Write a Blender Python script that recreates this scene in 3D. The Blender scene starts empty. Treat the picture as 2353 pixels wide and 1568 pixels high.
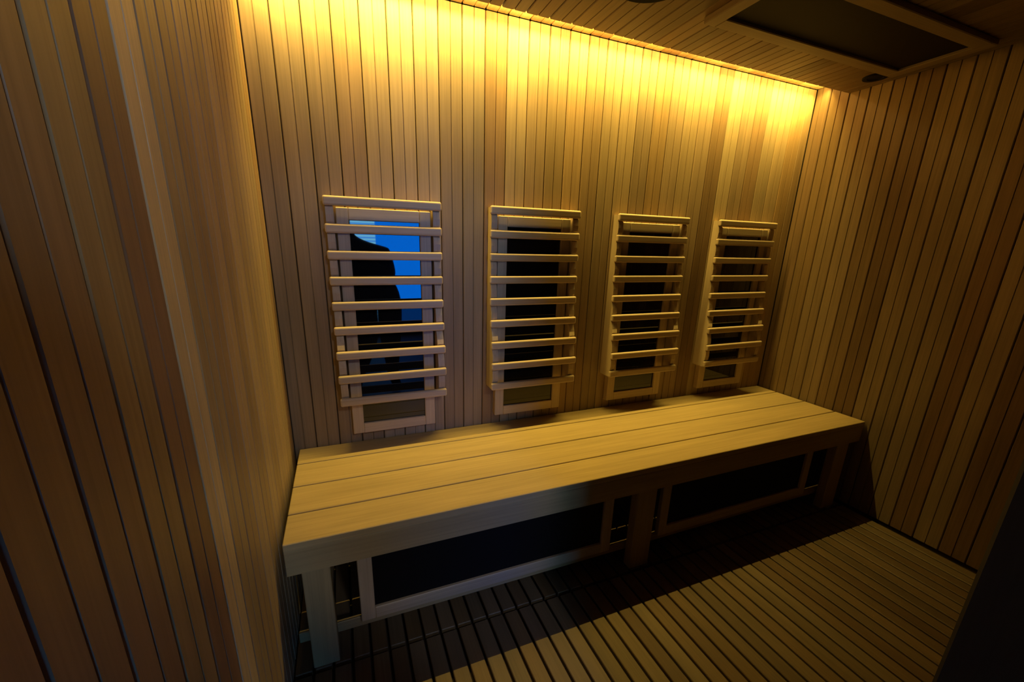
import bpy, bmesh, math, random
from mathutils import Vector, Matrix

# ------------------------------------------------------------------ camera
sc = bpy.context.scene
COL = sc.collection
FW, FH = 2353.0, 1568.0
CAM_POS = Vector((0.2172, -1.6033, 1.2153))
CAM_R = ((0.932264, -0.361188, 0.020677),      # camera right
         (-0.078653, -0.258134, -0.962902),    # camera down
         (0.353126, 0.896053, -0.269057))      # camera forward
cam_data = bpy.data.cameras.new('camera')
cam_data.sensor_width = 36.0
cam_data.lens = 928.70 / FW * 36.0
cam_data.shift_x = 27.08 / FW
cam_data.shift_y = 48.52 / FW
cam_data.clip_start = 0.01
cam_data.clip_end = 50
cam = bpy.data.objects.new('camera', cam_data)
COL.objects.link(cam)
r, d, f = (Vector(v) for v in CAM_R)
CAM_M = Matrix(((r.x, -d.x, -f.x, CAM_POS.x), (r.y, -d.y, -f.y, CAM_POS.y),
                (r.z, -d.z, -f.z, CAM_POS.z), (0, 0, 0, 1)))
cam.matrix_world = CAM_M
sc.camera = cam

# ------------------------------------------------------------------ world and exposure
world = bpy.data.worlds.new('world')
sc.world = world
world.use_nodes = True
world.node_tree.nodes['Background'].inputs[0].default_value = (0.35, 0.42, 0.55, 1)
world.node_tree.nodes['Background'].inputs[1].default_value = 0.0008
sc.view_settings.view_transform = 'Standard'
sc.view_settings.look = 'None'
sc.view_settings.gamma = 1.0
sc.view_settings.use_curve_mapping = False
sc.view_settings.exposure = 0.0
sc.cycles.max_bounces = 6
sc.cycles.diffuse_bounces = 4
sc.cycles.glossy_bounces = 3

LED_POWER = 23.0
LED_SIDE_POWER = 4.8
LED_Y = -0.064      # the strip sits this far from the back wall, on the cove's underside
LED_TILT = 18.0
LED_SPREAD = 112.0
LED_COLOR = (1.0, 0.715, 0.13)
FILL_LEVEL = 80.0
FILL_COLOR = (0.94, 0.98, 0.97)
SCREEN_LEVEL = 12.0

# ------------------------------------------------------------------ dimensions (metres)
W = 2.538          # room width, back wall from x = 0 to W at y = 0
H = 1.961          # underside of the ceiling
H2 = 2.0235        # underside of the light cove behind the ceiling's edge
SLOT = 0.156       # the ceiling stops this far from the back wall
FRONT = -1.45      # inner face of the front wall
BENCH_Z = 0.45
BENCH_D = 0.566
P = 0.0857         # cladding board pitch (two beads each)

rnd = random.Random(7)

# ------------------------------------------------------------------ materials
def new_mat(name):
    m = bpy.data.materials.new(name)
    m.use_nodes = True
    nt = m.node_tree
    return m, nt, nt.nodes['Principled BSDF']

def wood(name, axis=2, rough=0.5, grain=0.17, stain=0.16):
    """Procedural wood: the board's own colour comes from the object colour; grain runs along the axis."""
    m, nt, b = new_mat(name)
    N, L = nt.nodes, nt.links
    tc = N.new('ShaderNodeTexCoord')
    oi = N.new('ShaderNodeObjectInfo')
    off = N.new('ShaderNodeVectorMath'); off.operation = 'SCALE'
    comb = N.new('ShaderNodeCombineXYZ')
    for i in range(3):
        L.new(oi.outputs['Random'], comb.inputs[i])
    L.new(comb.outputs[0], off.inputs[0]); off.inputs['Scale'].default_value = 37.0
    add = N.new('ShaderNodeVectorMath'); add.operation = 'ADD'
    L.new(tc.outputs['Object'], add.inputs[0]); L.new(off.outputs[0], add.inputs[1])
    def stretched(a, c):
        mp = N.new('ShaderNodeMapping')
        s = [c, c, c]; s[axis] = a
        mp.inputs['Scale'].default_value = s
        L.new(add.outputs[0], mp.inputs['Vector'])
        return mp.outputs[0]
    n1 = N.new('ShaderNodeTexNoise'); n1.inputs['Scale'].default_value = 1.0
    n1.inputs['Detail'].default_value = 4.0; n1.inputs['Distortion'].default_value = 0.6
    L.new(stretched(3.0, 160.0), n1.inputs['Vector'])
    n2 = N.new('ShaderNodeTexNoise'); n2.inputs['Scale'].default_value = 1.0
    n2.inputs['Detail'].default_value = 3.0
    L.new(stretched(2.2, 14.0), n2.inputs['Vector'])
    r1 = N.new('ShaderNodeMapRange'); r1.inputs['From Min'].default_value = 0.25; r1.inputs['From Max'].default_value = 0.75
    r1.inputs['To Min'].default_value = 1.0 - grain; r1.inputs['To Max'].default_value = 1.0 + grain * 0.6
    L.new(n1.outputs['Fac'], r1.inputs['Value'])
    r2 = N.new('ShaderNodeMapRange'); r2.inputs['From Min'].default_value = 0.3; r2.inputs['From Max'].default_value = 0.7
    r2.inputs['To Min'].default_value = 1.0 - stain; r2.inputs['To Max'].default_value = 1.0 + stain * 0.5
    L.new(n2.outputs['Fac'], r2.inputs['Value'])
    mu = N.new('ShaderNodeMath'); mu.operation = 'MULTIPLY'
    L.new(r1.outputs[0], mu.inputs[0]); L.new(r2.outputs[0], mu.inputs[1])
    sca = N.new('ShaderNodeVectorMath'); sca.operation = 'SCALE'
    L.new(oi.outputs['Color'], sca.inputs[0]); L.new(mu.outputs[0], sca.inputs['Scale'])
    L.new(sca.outputs[0], b.inputs['Base Color'])
    b.inputs['Roughness'].default_value = rough
    b.inputs['Specular IOR Level'].default_value = 0.3
    return m

def plain(name, col, rough=0.6, metallic=0.0, ior=None, noise=0.0):
    m, nt, b = new_mat(name)
    b.inputs['Base Color'].default_value = (*col, 1)
    b.inputs['Roughness'].default_value = rough
    b.inputs['Metallic'].default_value = metallic
    if ior:
        b.inputs['IOR'].default_value = ior
    if noise:
        n = nt.nodes.new('ShaderNodeTexNoise'); n.inputs['Scale'].default_value = 30; n.inputs['Detail'].default_value = 5
        mr = nt.nodes.new('ShaderNodeMapRange')
        mr.inputs['To Min'].default_value = 1 - noise; mr.inputs['To Max'].default_value = 1 + noise
        s = nt.nodes.new('ShaderNodeVectorMath'); s.operation = 'SCALE'
        s.inputs[0].default_value = col
        nt.links.new(n.outputs['Fac'], mr.inputs['Value']); nt.links.new(mr.outputs[0], s.inputs['Scale'])
        nt.links.new(s.outputs[0], b.inputs['Base Color'])
    return m

WOOD = [wood('wood_grain_x', 0), wood('wood_grain_y', 1), wood('wood_grain_z', 2)]
WOOD_FINE = [wood('fine_wood_grain_x', 0, 0.45, 0.16, 0.12), wood('fine_wood_grain_y', 1, 0.45, 0.16, 0.12),
             wood('fine_wood_grain_z', 2, 0.45, 0.16, 0.12)]
M_BACKING = plain('dark_backing', (0.035, 0.022, 0.014), 0.9, noise=0.3)
M_GLASS = plain('black_heater_glass', (0.006, 0.006, 0.007), 0.02, ior=1.55)
M_CARBON = plain('black_heater_mesh', (0.006, 0.005, 0.005), 0.6, ior=1.25, noise=0.3)
M_BLACK = plain('black_plastic', (0.006, 0.0055, 0.0055), 0.8, ior=1.2)
M_ALU = plain('aluminium', (0.6, 0.58, 0.55), 0.4, metallic=1.0)
M_EXT = plain('grey_exterior_paint', (0.032, 0.031, 0.030), 0.6, noise=0.25)
M_CLOTH = plain('dark_clothing', (0.012, 0.012, 0.014), 0.9, noise=0.3)
M_SKIN = plain('skin', (0.30, 0.17, 0.11), 0.55)

def emit(name, col, strength):
    m, nt, b = new_mat(name)
    b.inputs['Base Color'].default_value = (*col, 1)
    b.inputs['Emission Color'].default_value = (*col, 1)
    b.inputs['Emission Strength'].default_value = strength
    return m

# ------------------------------------------------------------------ helpers
def link(name, mesh, mat=None, parent=None, color=None):
    o = bpy.data.objects.new(name, mesh)
    COL.objects.link(o)
    if mat and not mesh.materials:
        mesh.materials.append(mat)
    if parent:
        o.parent = parent
    if color:
        o.color = (*color, 1)
    return o

def tag(o, label=None, cat=None, group=None, kind=None):
    if label: o['label'] = label
    if cat: o['category'] = cat
    if group: o['group'] = group
    if kind: o['kind'] = kind
    return o

def empty(name, loc):
    o = bpy.data.objects.new(name, None)
    o.empty_display_size = 0.05
    COL.objects.link(o)
    o.location = loc
    return o

def mesh_from_bm(name, bm, smooth=False):
    me = bpy.data.meshes.new(name)
    bmesh.ops.recalc_face_normals(bm, faces=bm.faces)
    bm.to_mesh(me); bm.free()
    if smooth:
        for p in me.polygons: p.use_smooth = True
    return me

def box_mesh(name, sx, sy, sz, bevel=0.0, seg=1):
    """Box centred on its own origin."""
    bm = bmesh.new()
    bmesh.ops.create_cube(bm, size=1.0)
    bmesh.ops.scale(bm, vec=(sx, sy, sz), verts=bm.verts)
    if bevel > 0:
        bmesh.ops.bevel(bm, geom=bm.edges[:], offset=bevel, segments=seg, profile=0.5, affect='EDGES')
    return mesh_from_bm(name, bm)

def box(name, lo, hi, mat, parent=None, bevel=0.0, seg=1, color=None, mesh=None):
    lo, hi = Vector(lo), Vector(hi)
    s = hi - lo; c = (lo + hi) / 2
    me = mesh or box_mesh(name, abs(s.x), abs(s.y), abs(s.z), bevel, seg)
    o = link(name, me, mat, parent, color)
    o.location = c - (parent.location if parent else Vector())
    return o

def prism_mesh(name, pts, x0, x1, bevel=0.0):
    """Outline of (y, z) points extruded along x."""
    bm = bmesh.new()
    a = [bm.verts.new((x0, y, z)) for y, z in pts]
    b = [bm.verts.new((x1, y, z)) for y, z in pts]
    n = len(pts)
    for i in range(n):
        j = (i + 1) % n
        bm.faces.new((a[i], a[j], b[j], b[i]))
    bm.faces.new(a[::-1]); bm.faces.new(b)
    if bevel:
        bmesh.ops.bevel(bm, geom=bm.edges[:], offset=bevel, segments=1, affect='EDGES')
    return mesh_from_bm(name, bm)

def board_mesh(name, width, length, bead=None, t=0.012, e=0.0026, gap=0.0012, g=0.0020, gd=0.0034):
    """Cladding board: local x across, -y is the face, z along. Rounded edges and one bead groove."""
    w = width
    pts = [(gap, t), (gap, 0.0035), (gap + e, 0.0)]
    if bead is not None and 0.008 < bead < w - 0.008:
        pts += [(bead - g, 0.0), (bead - g * 0.3, gd), (bead + g * 0.3, gd), (bead + g, 0.0)]
    pts += [(w - gap - e, 0.0), (w - gap, 0.0035), (w - gap, t)]
    bm = bmesh.new()
    a = [bm.verts.new((x, y, 0)) for x, y in pts]
    b = [bm.verts.new((x, y, length)) for x, y in pts]
    n = len(pts)
    for i in range(n):
        j = (i + 1) % n
        bm.faces.new((a[i], a[j], b[j], b[i]))
    bm.faces.new(a[::-1]); bm.faces.new(b)
    return mesh_from_bm(name, bm)

CEDAR = [(0.50, 0.325, 0.185), (0.56, 0.39, 0.235), (0.43, 0.265, 0.15), (0.60, 0.43, 0.27), (0.47, 0.32, 0.20), (0.52, 0.33, 0.17)]
def cedar(k=1.0, spread=0.2):
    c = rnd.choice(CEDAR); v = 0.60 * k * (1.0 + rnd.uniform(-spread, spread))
    return tuple(min(0.9, x * v) for x in c)

def clad(parent, start, end, first, axis_fn, length, name='board', k=1.0, special=None, pitch=P):
    """Row of boards between start and end (running coordinate), joints at first + n * pitch."""
    edges = [start]
    x = first
    while x < start + 1e-4: x += pitch
    while x - pitch > start + 1e-4: x -= pitch
    while x < end - 1e-4:
        edges.append(x); x += pitch
    edges.append(end)
    shared = None
    for i in range(len(edges) - 1):
        a, b = edges[i], edges[i + 1]
        w = b - a
        if abs(w - pitch) < 1e-5:
            shared = shared or board_mesh(name, pitch, length, pitch / 2)
            me = shared
        else:
            # the bead of a cut board keeps its place on the pitch
            bead = (b - pitch / 2 - a) if i == 0 else pitch / 2
            me = board_mesh(name, w, length, bead)
        c = cedar(k)
        if special:
            for s0, colr in special:
                if a <= s0 < b: c = tuple(0.60 * k * q for q in colr)
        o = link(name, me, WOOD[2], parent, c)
        axis_fn(o, a, b)

# ------------------------------------------------------------------ structure: walls, ceiling, floor
T = 0.012   # board thickness; the backing stands this far behind the faces
wall_back = box('wall_back', (-0.06, T, -0.05), (W + 0.06, T + 0.05, H2 + 0.08), M_BACKING)
tag(wall_back, 'back wall clad in narrow vertical warm wooden boards lit from above', kind='structure')
wall_left = box('wall_left', (-T - 0.05, FRONT - 0.02, -0.05), (-T, T, H2 + 0.08), M_BACKING)
tag(wall_left, 'left wall clad in narrow vertical wooden boards with one pale board', kind='structure')
wall_right = box('wall_right', (W + T, FRONT, -0.05), (W + T + 0.05, T, H2 + 0.08), M_BACKING)
tag(wall_right, 'right wall clad in narrow vertical wooden boards fading into darkness', kind='structure')

def place_back(o, a, b):
    o.location = Vector((a, 0, 0)) - o.parent.location
clad(wall_back, 0.0, W, 0.081, place_back, H2 - 0.003, k=1.05,
     special=[(0.41, (0.60, 0.42, 0.25)), (0.50, (0.62, 0.44, 0.27)), (0.78, (0.46, 0.28, 0.15)), (0.87, (0.66, 0.47, 0.29)),
              (0.03, (0.40, 0.28, 0.18)), (0.12, (0.44, 0.31, 0.20)), (0.2, (0.42, 0.29, 0.18)), (1.90, (0.36, 0.22, 0.12)), (1.98, (0.62, 0.45, 0.28))])  # left-end boards darkened to stand in for weaker strip light there
def place_left(o, a, b):       # local x runs to +y, face to +x
    o.rotation_euler = (0, 0, math.pi / 2)
    o.location = Vector((0, a, 0)) - o.parent.location
clad(wall_left, FRONT - 0.02, 0.0, -0.942, place_left, H2, k=1.05,
     special=[(-0.90, (1.0, 0.80, 0.52)), (-0.99, (0.44, 0.27, 0.17)), (-1.07, (0.54, 0.39, 0.21)), (-1.16, (0.46, 0.30, 0.18)),
              (-0.8, (0.66, 0.50, 0.30)), (-0.72, (0.58, 0.41, 0.24)), (-0.63, (0.70, 0.51, 0.32)), (-0.56, (0.60, 0.43, 0.25)),
              (-0.46, (0.74, 0.55, 0.34)), (-0.38, (0.64, 0.46, 0.27)), (-0.3, (0.68, 0.50, 0.31)), (-0.2, (0.72, 0.52, 0.31)), (-0.1, (0.66, 0.48, 0.28))])  # boards behind the pale one lightened to imitate extra light on this wall
def place_right(o, a, b):      # running coordinate is -y; local x runs to -y, face to -x
    o.rotation_euler = (0, 0, -math.pi / 2)
    o.location = Vector((W, -a, 0)) - o.parent.location
clad(wall_right, 0.0, -FRONT, 0.157, place_right, H2, k=0.74, special=[(0.2, (0.56, 0.38, 0.22)), (0.3, (0.58, 0.40, 0.24))])  # lower factor darkens the same cedar, imitating light that falls off here

# ceiling: a lowered panel of boards that stops short of the back wall, and the cove above the slot
ceiling = box('ceiling', (-0.06, FRONT - 0.03, H + T), (W + 0.06, -SLOT - 0.004, H + 0.045), M_BACKING)
tag(ceiling, 'ceiling of narrow wooden boards running towards the back wall', kind='structure')
def place_ceiling(o, a, b):    # face down, local z runs to -y
    o.rotation_euler = (math.pi / 2, 0, 0)
    o.location = Vector((a, -SLOT, H)) - o.parent.location
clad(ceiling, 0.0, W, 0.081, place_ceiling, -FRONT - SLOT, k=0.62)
box('cove_backing', (-0.06, -0.30, H2 + T), (W + 0.06, T, H2 + T + 0.04), M_BACKING, ceiling)
def place_cove(o, a, b):
    o.rotation_euler = (math.pi / 2, 0, 0)
    o.location = Vector((a, 0.0, H2)) - o.parent.location
clad(ceiling, 0.0, W, 0.081, place_cove, 0.30, name='cove_board', k=2.6)  # high factor pales the boards in place of bright light inside the cove

# floor: two rows of slats, one under the bench, one in front
floor = box('floor', (-0.06, FRONT - 0.02, -0.07), (W + 0.06, T, -0.022), M_BACKING)
tag(floor, 'floor of wooden slats with open dark gaps between them', kind='structure')
FP = 0.0545
ROW_SPLIT = -0.572
def slat_floor(y0, y1):
    me = box_mesh('floor_slat', FP - 0.0080, y1 - y0, 0.02, 0.0022)
    x = -0.001
    while x + FP - 0.008 < W:
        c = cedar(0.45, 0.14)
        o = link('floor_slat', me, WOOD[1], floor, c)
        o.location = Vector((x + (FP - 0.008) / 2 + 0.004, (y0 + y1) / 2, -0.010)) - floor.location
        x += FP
slat_floor(FRONT - 0.02, ROW_SPLIT - 0.006)
slat_floor(ROW_SPLIT + 0.006, -0.002)

# front wall with the doorway; the camera stands just outside it and looks in
JAMB_X = 0.85
wall_front = box('wall_front', (JAMB_X, FRONT - 0.125, -0.05), (W + 0.08, FRONT - 0.002, H2 + 0.1), M_EXT, bevel=0.004)
tag(wall_front, 'dark grey front wall beside the doorway, its edge at the lower right', kind='structure')
tag(box('trim_1', (0.0, FRONT - 0.075, H - 0.02), (JAMB_X, FRONT - 0.034, H2 + 0.1), M_EXT, bevel=0.004),
    'dark grey header over the doorway', kind='structure')
tag(box('trim_2', (-0.07, FRONT - 0.075, -0.05), (0.0, FRONT - 0.034, H2 + 0.1), M_EXT, bevel=0.004),
    'dark grey left door jamb', kind='structure')
tag(box('floor_outside', (-1.8, -4.6, -0.12), (3.4, FRONT - 0.06, -0.072), M_EXT), 'dark floor of the room outside the sauna', kind='structure')
tag(box('wall_outside', (-1.8, -4.70, -0.12), (3.4, -4.6, 2.95), M_EXT), 'dark far wall of the room outside the sauna', kind='structure')
tag(box('ceiling_outside', (-1.8, -4.6, 2.95), (3.4, FRONT - 0.2, 3.0), M_EXT), 'dark ceiling of the room outside the sauna', kind='structure')

# ------------------------------------------------------------------ cove light
led = empty('led_strip', (W / 2, LED_Y, H2))
tag(led, 'warm yellow light strip hidden in the slot between ceiling and back wall', 'light strip')
box('channel', (0.012, LED_Y - 0.008, H2 - 0.0022), (W - 0.012, LED_Y + 0.006, H2 - 0.0002), M_ALU, led, 0.0006)
box('diffuser', (0.014, LED_Y - 0.006, H2 - 0.0034), (W - 0.014, LED_Y + 0.004, H2 - 0.0023), emit('led_diffuser', (1.0, 0.72, 0.25), 12.0), led)
for power, tilt, spread, dy, dz in ((LED_POWER, LED_TILT, LED_SPREAD, -0.001, -0.0060), (LED_SIDE_POWER, 78.0, 180.0, 0.0062, -0.0030)):
    al = bpy.data.lights.new('led_light', 'AREA')
    al.shape = 'RECTANGLE'; al.size = W - 0.03; al.size_y = 0.006 if dy < 0 else 0.002
    al.energy = power; al.color = LED_COLOR; al.spread = math.radians(spread)
    alo = bpy.data.objects.new('led_light', al); COL.objects.link(alo); alo.parent = led
    alo.location = (0, dy, dz)
    alo.rotation_euler = (math.radians(tilt), 0, 0)

# added, unseen fill light shaped as a pendant lamp, behind and above the photographer
def lathe_mesh(name, prof, seg=32, smooth=True):
    bm = bmesh.new()
    rows = [[bm.verts.new((q * math.cos(2 * math.pi * k / seg), q * math.sin(2 * math.pi * k / seg), z)) for q, z in prof] for k in range(seg)]
    for k in range(seg):
        A, B = rows[k], rows[(k + 1) % seg]
        for j in range(len(prof) - 1):
            bm.faces.new((A[j], B[j], B[j + 1], A[j + 1]))
    bmesh.ops.remove_doubles(bm, verts=bm.verts, dist=1e-6)
    return mesh_from_bm(name, bm, smooth)
def disc_mesh(name, rad, z0, z1, seg=32):
    bm = bmesh.new()
    bmesh.ops.create_cone(bm, cap_ends=True, segments=seg, radius1=rad, radius2=rad, depth=z1 - z0)
    bmesh.ops.translate(bm, verts=bm.verts, vec=(0, 0, (z0 + z1) / 2))
    return mesh_from_bm(name, bm)
lamp = empty('fill_pendant', (0.85, -3.5, 2.95))
tag(lamp, 'added white fill light shaped as a pendant lamp, unseen behind the photographer', 'lamp')
link('canopy', lathe_mesh('canopy', [(0.0, 0.0), (0.06, 0.0), (0.055, -0.02), (0.0, -0.03)]), M_BLACK, lamp)
link('cord', lathe_mesh('cord', [(0.004, -0.02), (0.004, -0.24), (0.0, -0.24)], 12), M_BLACK, lamp)
link('shade', lathe_mesh('shade', [(0.0, -0.23), (0.05, -0.235), (0.10, -0.28), (0.125, -0.36), (0.10, -0.44), (0.05, -0.485), (0.0, -0.49)]),
     emit('fill_pendant_shade', FILL_COLOR, FILL_LEVEL), lamp)

# ------------------------------------------------------------------ bench
PALE = (0.47, 0.345, 0.18)
def pale(k=1.0, s=0.05):
    v = k * (1 + rnd.uniform(-s, s))
    return tuple(x * v for x in PALE)
bench = empty('bench', (W / 2, -BENCH_D / 2, 0))
tag(bench, 'long wooden bench of four wide planks along the back wall', 'bench')
BX0, BX1 = 0.019, W - 0.010
joints = [-0.004, -0.124, -0.278, -0.431, -BENCH_D]
for i in range(4):
    y1, y0 = joints[i] - (0.0028 if i else 0), joints[i + 1] + (0.0028 if i < 3 else 0)
    box('seat_plank', (BX0, y0, BENCH_Z - 0.024), (BX1, y1, BENCH_Z), WOOD_FINE[0], bench, 0.002, 1, pale())
box('apron', (BX0, -BENCH_D + 0.002, 0.346), (BX1, -BENCH_D + 0.024, BENCH_Z - 0.0245), WOOD_FINE[0], bench, 0.0015, 1, pale(0.95))
for x0, x1 in ((0.054, 0.127), (1.198, 1.288), (2.365, 2.455)):
    box('leg', (x0, -BENCH_D + 0.005, 0.0), (x1, -BENCH_D + 0.043, 0.36), WOOD_FINE[2], bench, 0.002, 1, pale(0.85))
for x0, x1 in ((0.054, 0.127), (1.198, 1.288), (2.365, 2.455)):
    box('leg', (x0, -0.045, 0.0), (x1, -0.006, BENCH_Z - 0.025), WOOD_FINE[2], bench, 0.002, 1, pale(0.85))
for x0, x1 in ((0.075, 0.105), (1.228, 1.258), (2.395, 2.425)):
    box('bearer', (x0, -BENCH_D + 0.026, BENCH_Z - 0.09), (x1, -0.046, BENCH_Z - 0.025), WOOD_FINE[1], bench, 0.002, 1, pale(0.85))
box('stretcher', (BX0, -BENCH_D + 0.048, 0.062), (BX1, -BENCH_D + 0.062, 0.098), WOOD_FINE[0], bench, 0.002, 1, pale(0.7))

# ------------------------------------------------------------------ heaters
def framed_panel(name, label, cat, group, lo, hi, fw, normal, color, glass, depth=0.028):
    """Framed dark panel on a plane; u, v ranges lo..hi; normal '-y' (on a wall) or '-z' (on a ceiling)."""
    (u0, v0, w0), (u1, v1) = lo, hi
    t = empty(name, ((u0 + u1) / 2, w0, v0) if normal == '-y' else ((u0 + u1) / 2, (v0 + v1) / 2, w0))
    tag(t, label, cat, group)
    def piece(pname, a0, b0, a1, b1, d0, d1, mat, bev, col):
        if normal == '-y':
            return box(pname, (a0, w0 - d1, b0), (a1, w0 - d0, b1), mat, t, bev, 1, col)
        return box(pname, (a0, b0, w0 - d1), (a1, b1, w0 - d0), mat, t, bev, 1, col)
    vax = 2 if normal == '-y' else 1
    bv = 0.0025
    piece('stile', u0, v0, u0 + fw, v1, 0, depth, WOOD_FINE[vax], bv, color(1.0))
    piece('stile', u1 - fw, v0, u1, v1, 0, depth, WOOD_FINE[vax], bv, color(1.0))
    piece('rail', u0 + fw, v0, u1 - fw, v0 + fw, 0, depth, WOOD_FINE[0], bv, color(1.0))
    piece('rail', u0 + fw, v1 - fw, u1 - fw, v1, 0, depth, WOOD_FINE[0], bv, color(1.0))
    piece('heater_panel', u0 + fw - 0.004, v0 + fw - 0.004, u1 - fw + 0.004, v1 - fw + 0.004, 0.002, depth - 0.010, glass, 0, None)
    return t

SLATC = (0.55, 0.42, 0.29)
def slatcol(k=1.0):
    v = k * (1 + rnd.uniform(-0.06, 0.06))
    return tuple(x * v for x in SLATC)

# front profile of the backrest: how far each slat's face stands off the wall, top to bottom
FACE = [0.050, 0.050, 0.051, 0.053, 0.058, 0.067, 0.082, 0.091, 0.089]
SZ = [1.3770 - i * (1.3770 - 0.6672) / 8 for i in range(9)]     # slat top edges
SLAT_W, SLAT_H, SLAT_T = 0.4036, 0.031, 0.017
slat_me = box_mesh('slat', SLAT_W, SLAT_T, SLAT_H, 0.0065, 3)
for p_ in slat_me.polygons: p_.use_smooth = False
def rail_outline():
    n = 9
    pts = [(-0.001, SZ[0] - 0.004)]
    for i in range(9):
        zc = SZ[i] - SLAT_H / 2
        back = FACE[i] - SLAT_T
        up = zc + SLAT_H / 2 - (0.004 if i == 0 else 0)
        dn = zc - SLAT_H / 2
        pts += [(-(back + 0.001), up), (-(back + 0.001), dn)]
        if i < 8:
            nb = FACE[i + 1] - SLAT_T
            zm = (dn + SZ[i + 1]) / 2
            pts += [(-(back + 0.006), dn - 0.006), (-((back + nb) / 2 + 0.008), zm), (-(nb + 0.006), SZ[i + 1] + 0.006)]
    pts += [(-0.001, SZ[8] - SLAT_H)]
    return pts
rail_me = prism_mesh('side_rail', rail_outline(), -0.0125, 0.0125)

where = ['beside the left wall, reflecting a blue glow', 'second from the left wall', 'third from the left wall', 'nearest the right wall']
for i in range(4):
    cx = 0.1821 + SLAT_W / 2 + 0.5961 * i
    framed_panel('infrared_heater', ['framed black glass heater beside the left wall, reflecting a blue screen',
                                     'framed black glass heater, second from the left wall',
                                     'framed black glass heater, third from the left wall',
                                     'framed black glass heater nearest the right wall'][i],
                 'heater', 'infrared heaters on the back wall', (cx - 0.1635, 0.495, 0.0), (cx + 0.1635, 1.343), 0.041, '-y', slatcol, M_GLASS, 0.030)
    br = empty('slatted_backrest', (cx, 0.0, 0.64))
    tag(br, ['pale wooden nine-slat backrest in front of the heater beside the left wall',
             'pale wooden nine-slat backrest, second from the left wall',
             'pale wooden nine-slat backrest, third from the left wall',
             'pale wooden nine-slat backrest nearest the right wall'][i], 'backrest', 'slatted backrests on the back wall')
    for s in (-1, 1):
        o = link('side_rail', rail_me, WOOD_FINE[2], br, slatcol(0.95))
        o.location = (s * (SLAT_W / 2 - 0.0185), 0, -0.64)
    for k in range(9):
        o = link('slat', slat_me, WOOD_FINE[0], br, slatcol())
        o.location = (0, -(FACE[k] - SLAT_T / 2), SZ[k] - SLAT_H / 2 - 0.64)

for i, (u0, u1) in enumerate(((0.197, 1.108), (1.342, 2.235))):
    framed_panel('bench_heater', ['wide black heater in a pale frame under the left half of the bench',
                                  'wide black heater in a wooden frame under the right half of the bench'][i],
                 'heater', 'heaters under the bench', (u0, 0.098, -BENCH_D + 0.046), (u1, 0.40), 0.042, '-y', lambda k: slatcol(0.9), M_CARBON, 0.020)
framed_panel('ceiling_heater', 'wide black heater in a wooden frame on the ceiling', 'heater', None,
             (1.395, -0.675, H), (2.440, -0.368), 0.048, '-z', lambda k: slatcol(0.45), M_CARBON, 0.020)

# ------------------------------------------------------------------ small ceiling fittings
vent = empty('ceiling_vent', (2.425, -0.316, H))
tag(vent, 'small round black vent on the ceiling near the right wall', 'vent')
def ring_mesh(name, r0, r1, z0, z1, seg=32):
    bm = bmesh.new()
    prof = [(r0, z1), (r1, z1), (r1, z0 + 0.002), (r1 - 0.002, z0), (r0 + 0.002, z0), (r0, z0 + 0.002)]
    rows = []
    for k in range(seg):
        a = 2 * math.pi * k / seg
        rows.append([bm.verts.new((q * math.cos(a), q * math.sin(a), z)) for q, z in prof])
    for k in range(seg):
        A, B = rows[k], rows[(k + 1) % seg]
        for j in range(len(prof)):
            jj = (j + 1) % len(prof)
            bm.faces.new((A[j], B[j], B[jj], A[jj]))
    return mesh_from_bm(name, bm)
link('rim', ring_mesh('rim', 0.026, 0.044, -0.007, 0.0), M_BLACK, vent)
link('grille', disc_mesh('grille', 0.027, -0.004, 0.0), M_BLACK, vent)

spk = empty('ceiling_fitting', (1.105, -0.478, H))
tag(spk, 'dark round ceiling fitting at the top edge of the picture', 'fitting')
link('rim', ring_mesh('rim', 0.095, 0.118, -0.012, 0.0), M_BLACK, spk)
link('grille', disc_mesh('grille', 0.096, -0.008, 0.0), M_BLACK, spk)

# ------------------------------------------------------------------ blue screen outside, mirrored in the first heater
screen = empty('display_screen', (0.95, -4.55, 0.3))
tag(screen, 'blue glowing display screen on the wall behind the photographer', 'screen')
m, nt, b = new_mat('blue_screen_picture')
tc = nt.nodes.new('ShaderNodeTexCoord'); sp = nt.nodes.new('ShaderNodeSeparateXYZ')
nt.links.new(tc.outputs['Object'], sp.inputs[0])
def math_node(op, a, bv):
    n = nt.nodes.new('ShaderNodeMath'); n.operation = op
    for i, v in enumerate((a, bv)):
        if isinstance(v, (int, float)): n.inputs[i].default_value = v
        else: nt.links.new(v, n.inputs[i])
    return n.outputs[0]
SX0, SX1, SZ0, SZ1 = 0.40, 1.38, 0.06, 1.585
column = math_node('LESS_THAN', sp.outputs['X'], 0.72 - (SX0 + SX1) / 2)
lines = math_node('GREATER_THAN', math_node('FRACT', math_node('MULTIPLY', sp.outputs['Z'], 22.0), 0.0), 0.42)
colfac = math_node('MULTIPLY', column, math_node('ADD', math_node('MULTIPLY', lines, 0.55), 0.25))
mix = nt.nodes.new('ShaderNodeMix'); mix.data_type = 'RGBA'
mix.inputs['A'].default_value = (0.0, 0.19, 0.98, 1); mix.inputs['B'].default_value = (0.25, 0.75, 1.0, 1)
nt.links.new(colfac, mix.inputs['Factor'])
b.inputs['Base Color'].default_value = (0.01, 0.01, 0.02, 1)
nt.links.new(mix.outputs['Result'], b.inputs['Emission Color'])
lit = math_node('GREATER_THAN', sp.outputs['Z'], 0.40 - (SZ0 + SZ1) / 2)      # the lower part of the picture is a dark band
nt.links.new(math_node('ADD', math_node('MULTIPLY', lit, SCREEN_LEVEL * 0.85), SCREEN_LEVEL * 0.15), b.inputs['Emission Strength'])
box('picture', (SX0, -4.565, SZ0), (SX1, -4.555, SZ1), m, screen)
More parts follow.
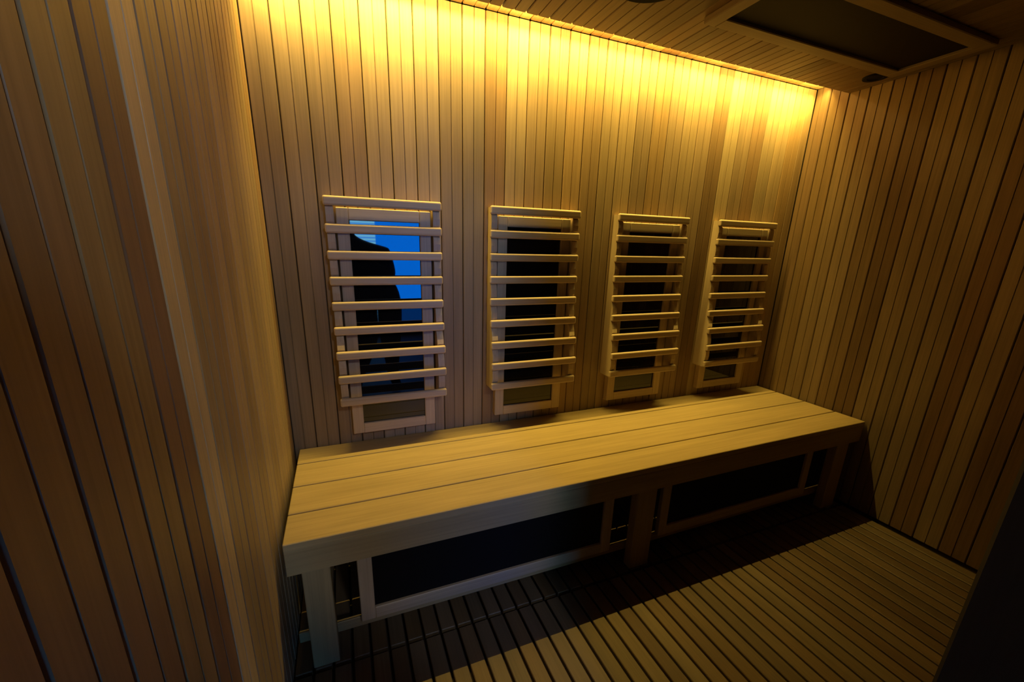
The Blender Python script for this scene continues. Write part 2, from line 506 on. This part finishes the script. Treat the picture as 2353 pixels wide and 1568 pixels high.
box('housing', (SX0 - 0.02, -4.598, SZ0 - 0.02), (SX1 + 0.02, -4.566, SZ1 + 0.02), M_BLACK, screen, 0.004)

# ------------------------------------------------------------------ the photographer, mirrored as a silhouette
person = empty('person', (0.40, -2.05, -0.072))
tag(person, 'person in dark clothing bending to hold up a phone, seen only as a reflection', 'person')
def skin_body(name, nodes, edges, mat, root=0, sub=1):
    me = bpy.data.meshes.new(name)
    me.from_pydata([n[:3] for n in nodes], edges, [])
    o = link(name, me, mat)
    sk = o.modifiers.new('skin', 'SKIN'); sk.use_smooth_shade = True
    if not me.skin_vertices: me.skin_vertices.new()
    for i, n in enumerate(nodes):
        rr = n[3]
        sv = me.skin_vertices[0].data[i]
        sv.radius = rr if isinstance(rr, tuple) else (rr, rr)
        sv.use_root = (i == root)
    ss = o.modifiers.new('sub', 'SUBSURF'); ss.levels = sub; ss.render_levels = sub
    return o
right_a = Vector(CAM_R[0]); back_a = -Vector(CAM_R[2]); up_a = -Vector(CAM_R[1])
PH = CAM_POS + back_a * 0.022          # middle of the phone, just behind the lens
hr = PH + right_a * 0.085 + back_a * 0.03      # the two hands at the phone's ends
hl = PH - right_a * 0.085 + back_a * 0.03
N_, E_ = [], []
def nd(x, y, z, rad): N_.append((x, y, z, rad)); return len(N_) - 1
def ed(*ids):
    for a, b2 in zip(ids[:-1], ids[1:]): E_.append((a, b2))
pel = nd(0.47, -2.22, 0.86, (0.19, 0.14)); waist = nd(0.45, -2.16, 0.98, (0.17, 0.13)); chest = nd(0.38, -2.02, 1.10, (0.15, 0.12))
neck0 = nd(0.285, -1.95, 1.245, 0.075); neck1 = nd(0.275, -1.92, 1.34, 0.06); hd0 = nd(0.245, -1.90, 1.41, 0.05)
ed(pel, waist, chest, neck0, neck1, hd0)
shr = nd(0.575, -2.00, 1.15, 0.075); elr = nd(0.60, -1.86, 0.97, 0.052); wr_r = nd(hr.x + 0.03, hr.y - 0.045, hr.z - 0.045, 0.033)
ed(chest, shr, elr, wr_r)
shl = nd(0.17, -2.00, 1.15, 0.075); ell = nd(0.05, -1.86, 1.0, 0.052); wr_l = nd(hl.x - 0.03, hl.y - 0.045, hl.z - 0.045, 0.033)
ed(chest, shl, ell, wr_l)
for wrist, hand, s in ((wr_r, hr, 1), (wr_l, hl, -1)):
    palm = nd(hand.x, hand.y - 0.01, hand.z - 0.01, (0.034, 0.016)); ed(wrist, palm)
    for k in range(4):                                  # four fingers curl behind and round the end of the phone
        u = (k - 1.5) * 0.019
        p0 = hand + up_a * (u + 0.01) - right_a * s * 0.012 + back_a * 0.004
        p1 = p0 - right_a * s * (0.030 + 0.004 * (k % 3)) - back_a * 0.008
        p2 = p1 - right_a * s * 0.020 - back_a * 0.006
        a = nd(*p0, 0.0095); b2 = nd(*p1, 0.0085); c2 = nd(*p2, 0.007)
        ed(palm, a, b2, c2)
    t0 = hand - up_a * 0.034 - right_a * s * 0.004; t1 = t0 - right_a * s * 0.022 - back_a * 0.012; t2 = t1 - right_a * s * 0.02 - back_a * 0.004
    ed(palm, nd(*t0, 0.011), nd(*t1, 0.0095), nd(*t2, 0.008))
hipr = nd(0.62, -2.22, 0.78, 0.135); knr = nd(0.60, -2.12, 0.43, 0.10); anr = nd(0.62, -2.24, 0.03, 0.05); tor = nd(0.64, -2.06, -0.03, 0.04)
hipl = nd(0.38, -2.22, 0.78, 0.15); knl = nd(0.40, -2.12, 0.43, 0.11); anl = nd(0.30, -2.24, 0.03, 0.05); tol = nd(0.28, -2.06, -0.03, 0.04)
ed(pel, hipr, knr, anr, tor); ed(pel, hipl, knl, anl, tol)
draft = skin_body('body', N_, E_, M_CLOTH, 0, 2)
bpy.context.view_layer.update()
grown = bpy.data.meshes.new_from_object(draft.evaluated_get(bpy.context.evaluated_depsgraph_get()))
bpy.data.objects.remove(draft)
bm = bmesh.new(); bm.from_mesh(grown)
HEAD_C = Vector((0.238, -1.885, 1.475))
def on_hand(p): return min((p - hr).length, (p - hl).length) < 0.085
for fc in bm.faces:
    c = fc.calc_center_median()
    fc.material_index = 1 if (on_hand(c) or c.z > 1.31) else 0
    fc.smooth = True
# head: an egg with jaw, brow, nose, lips and ears, looking at the phone (+y, slightly down)
g = bmesh.ops.create_uvsphere(bm, u_segments=40, v_segments=28, radius=1.0)
def bump(v, c, rad): return math.exp(-((v - Vector(c)).length / rad) ** 2)
for v in g['verts']:
    n = v.co.copy()
    x, y, z = n.x * 0.074, n.y * 0.096, n.z * 0.118
    if n.z < 0: x *= 1 - 0.24 * n.z * n.z; y = y * (1 - 0.16 * n.z * n.z) + 0.012 * n.z * n.z
    y += 0.024 * bump(n, (0, 0.98, -0.22), 0.16) + 0.012 * bump(n, (0, 1.0, 0.02), 0.13)       # nose
    y += 0.005 * (bump(n, (0.34, 0.93, 0.22), 0.22) + bump(n, (-0.34, 0.93, 0.22), 0.22))       # brow
    y -= 0.010 * (bump(n, (0.36, 0.93, 0.04), 0.16) + bump(n, (-0.36, 0.93, 0.04), 0.16))       # eye sockets
    y += 0.006 * bump(n, (0, 0.86, -0.52), 0.14) - 0.004 * bump(n, (0, 0.83, -0.60), 0.05)      # lips
    y += 0.008 * bump(n, (0, 0.62, -0.80), 0.22)                                                # chin
    for sgn in (-1, 1): x += sgn * 0.020 * bump(n, (sgn * 0.98, -0.12, 0.0), 0.17)             # ears
    q = Matrix.Rotation(math.radians(-14), 3, 'X') @ Vector((x, y, z))
    v.co = HEAD_C + q
for fc in {f2 for v in g['verts'] for f2 in v.link_faces}:
    fc.material_index = 1; fc.smooth = True
body_me = bpy.data.meshes.new('body')
bm.to_mesh(body_me); bm.free()
body_me.materials.clear(); body_me.materials.append(M_CLOTH); body_me.materials.append(M_SKIN)
body = link('body', body_me, None, person); body.location = -person.location
# hair: a close cap over crown, sides and nape
bm = bmesh.new()
bmesh.ops.create_uvsphere(bm, u_segments=32, v_segments=24, radius=1.0)
bmesh.ops.delete(bm, geom=[v for v in bm.verts if v.co.z < -0.45 + 0.95 * max(0.0, v.co.y + 0.15)], context='VERTS')
for v in bm.verts:
    n = v.co.copy()
    v.co = HEAD_C + Matrix.Rotation(math.radians(-14), 3, 'X') @ Vector((n.x * 0.081, n.y * 0.103 - 0.004, n.z * 0.126))
hair = link('hair', mesh_from_bm('hair', bm, True), M_BLACK, person); hair.location = -person.location
# phone
ph_me = box_mesh('phone', 0.15, 0.073, 0.009, 0.003, 2)
phone = link('phone', ph_me, M_BLACK)
phone.matrix_world = Matrix.Translation(PH) @ CAM_M.to_3x3().to_4x4()
tag(phone, 'dark phone held up by the photographer in the doorway', 'phone')
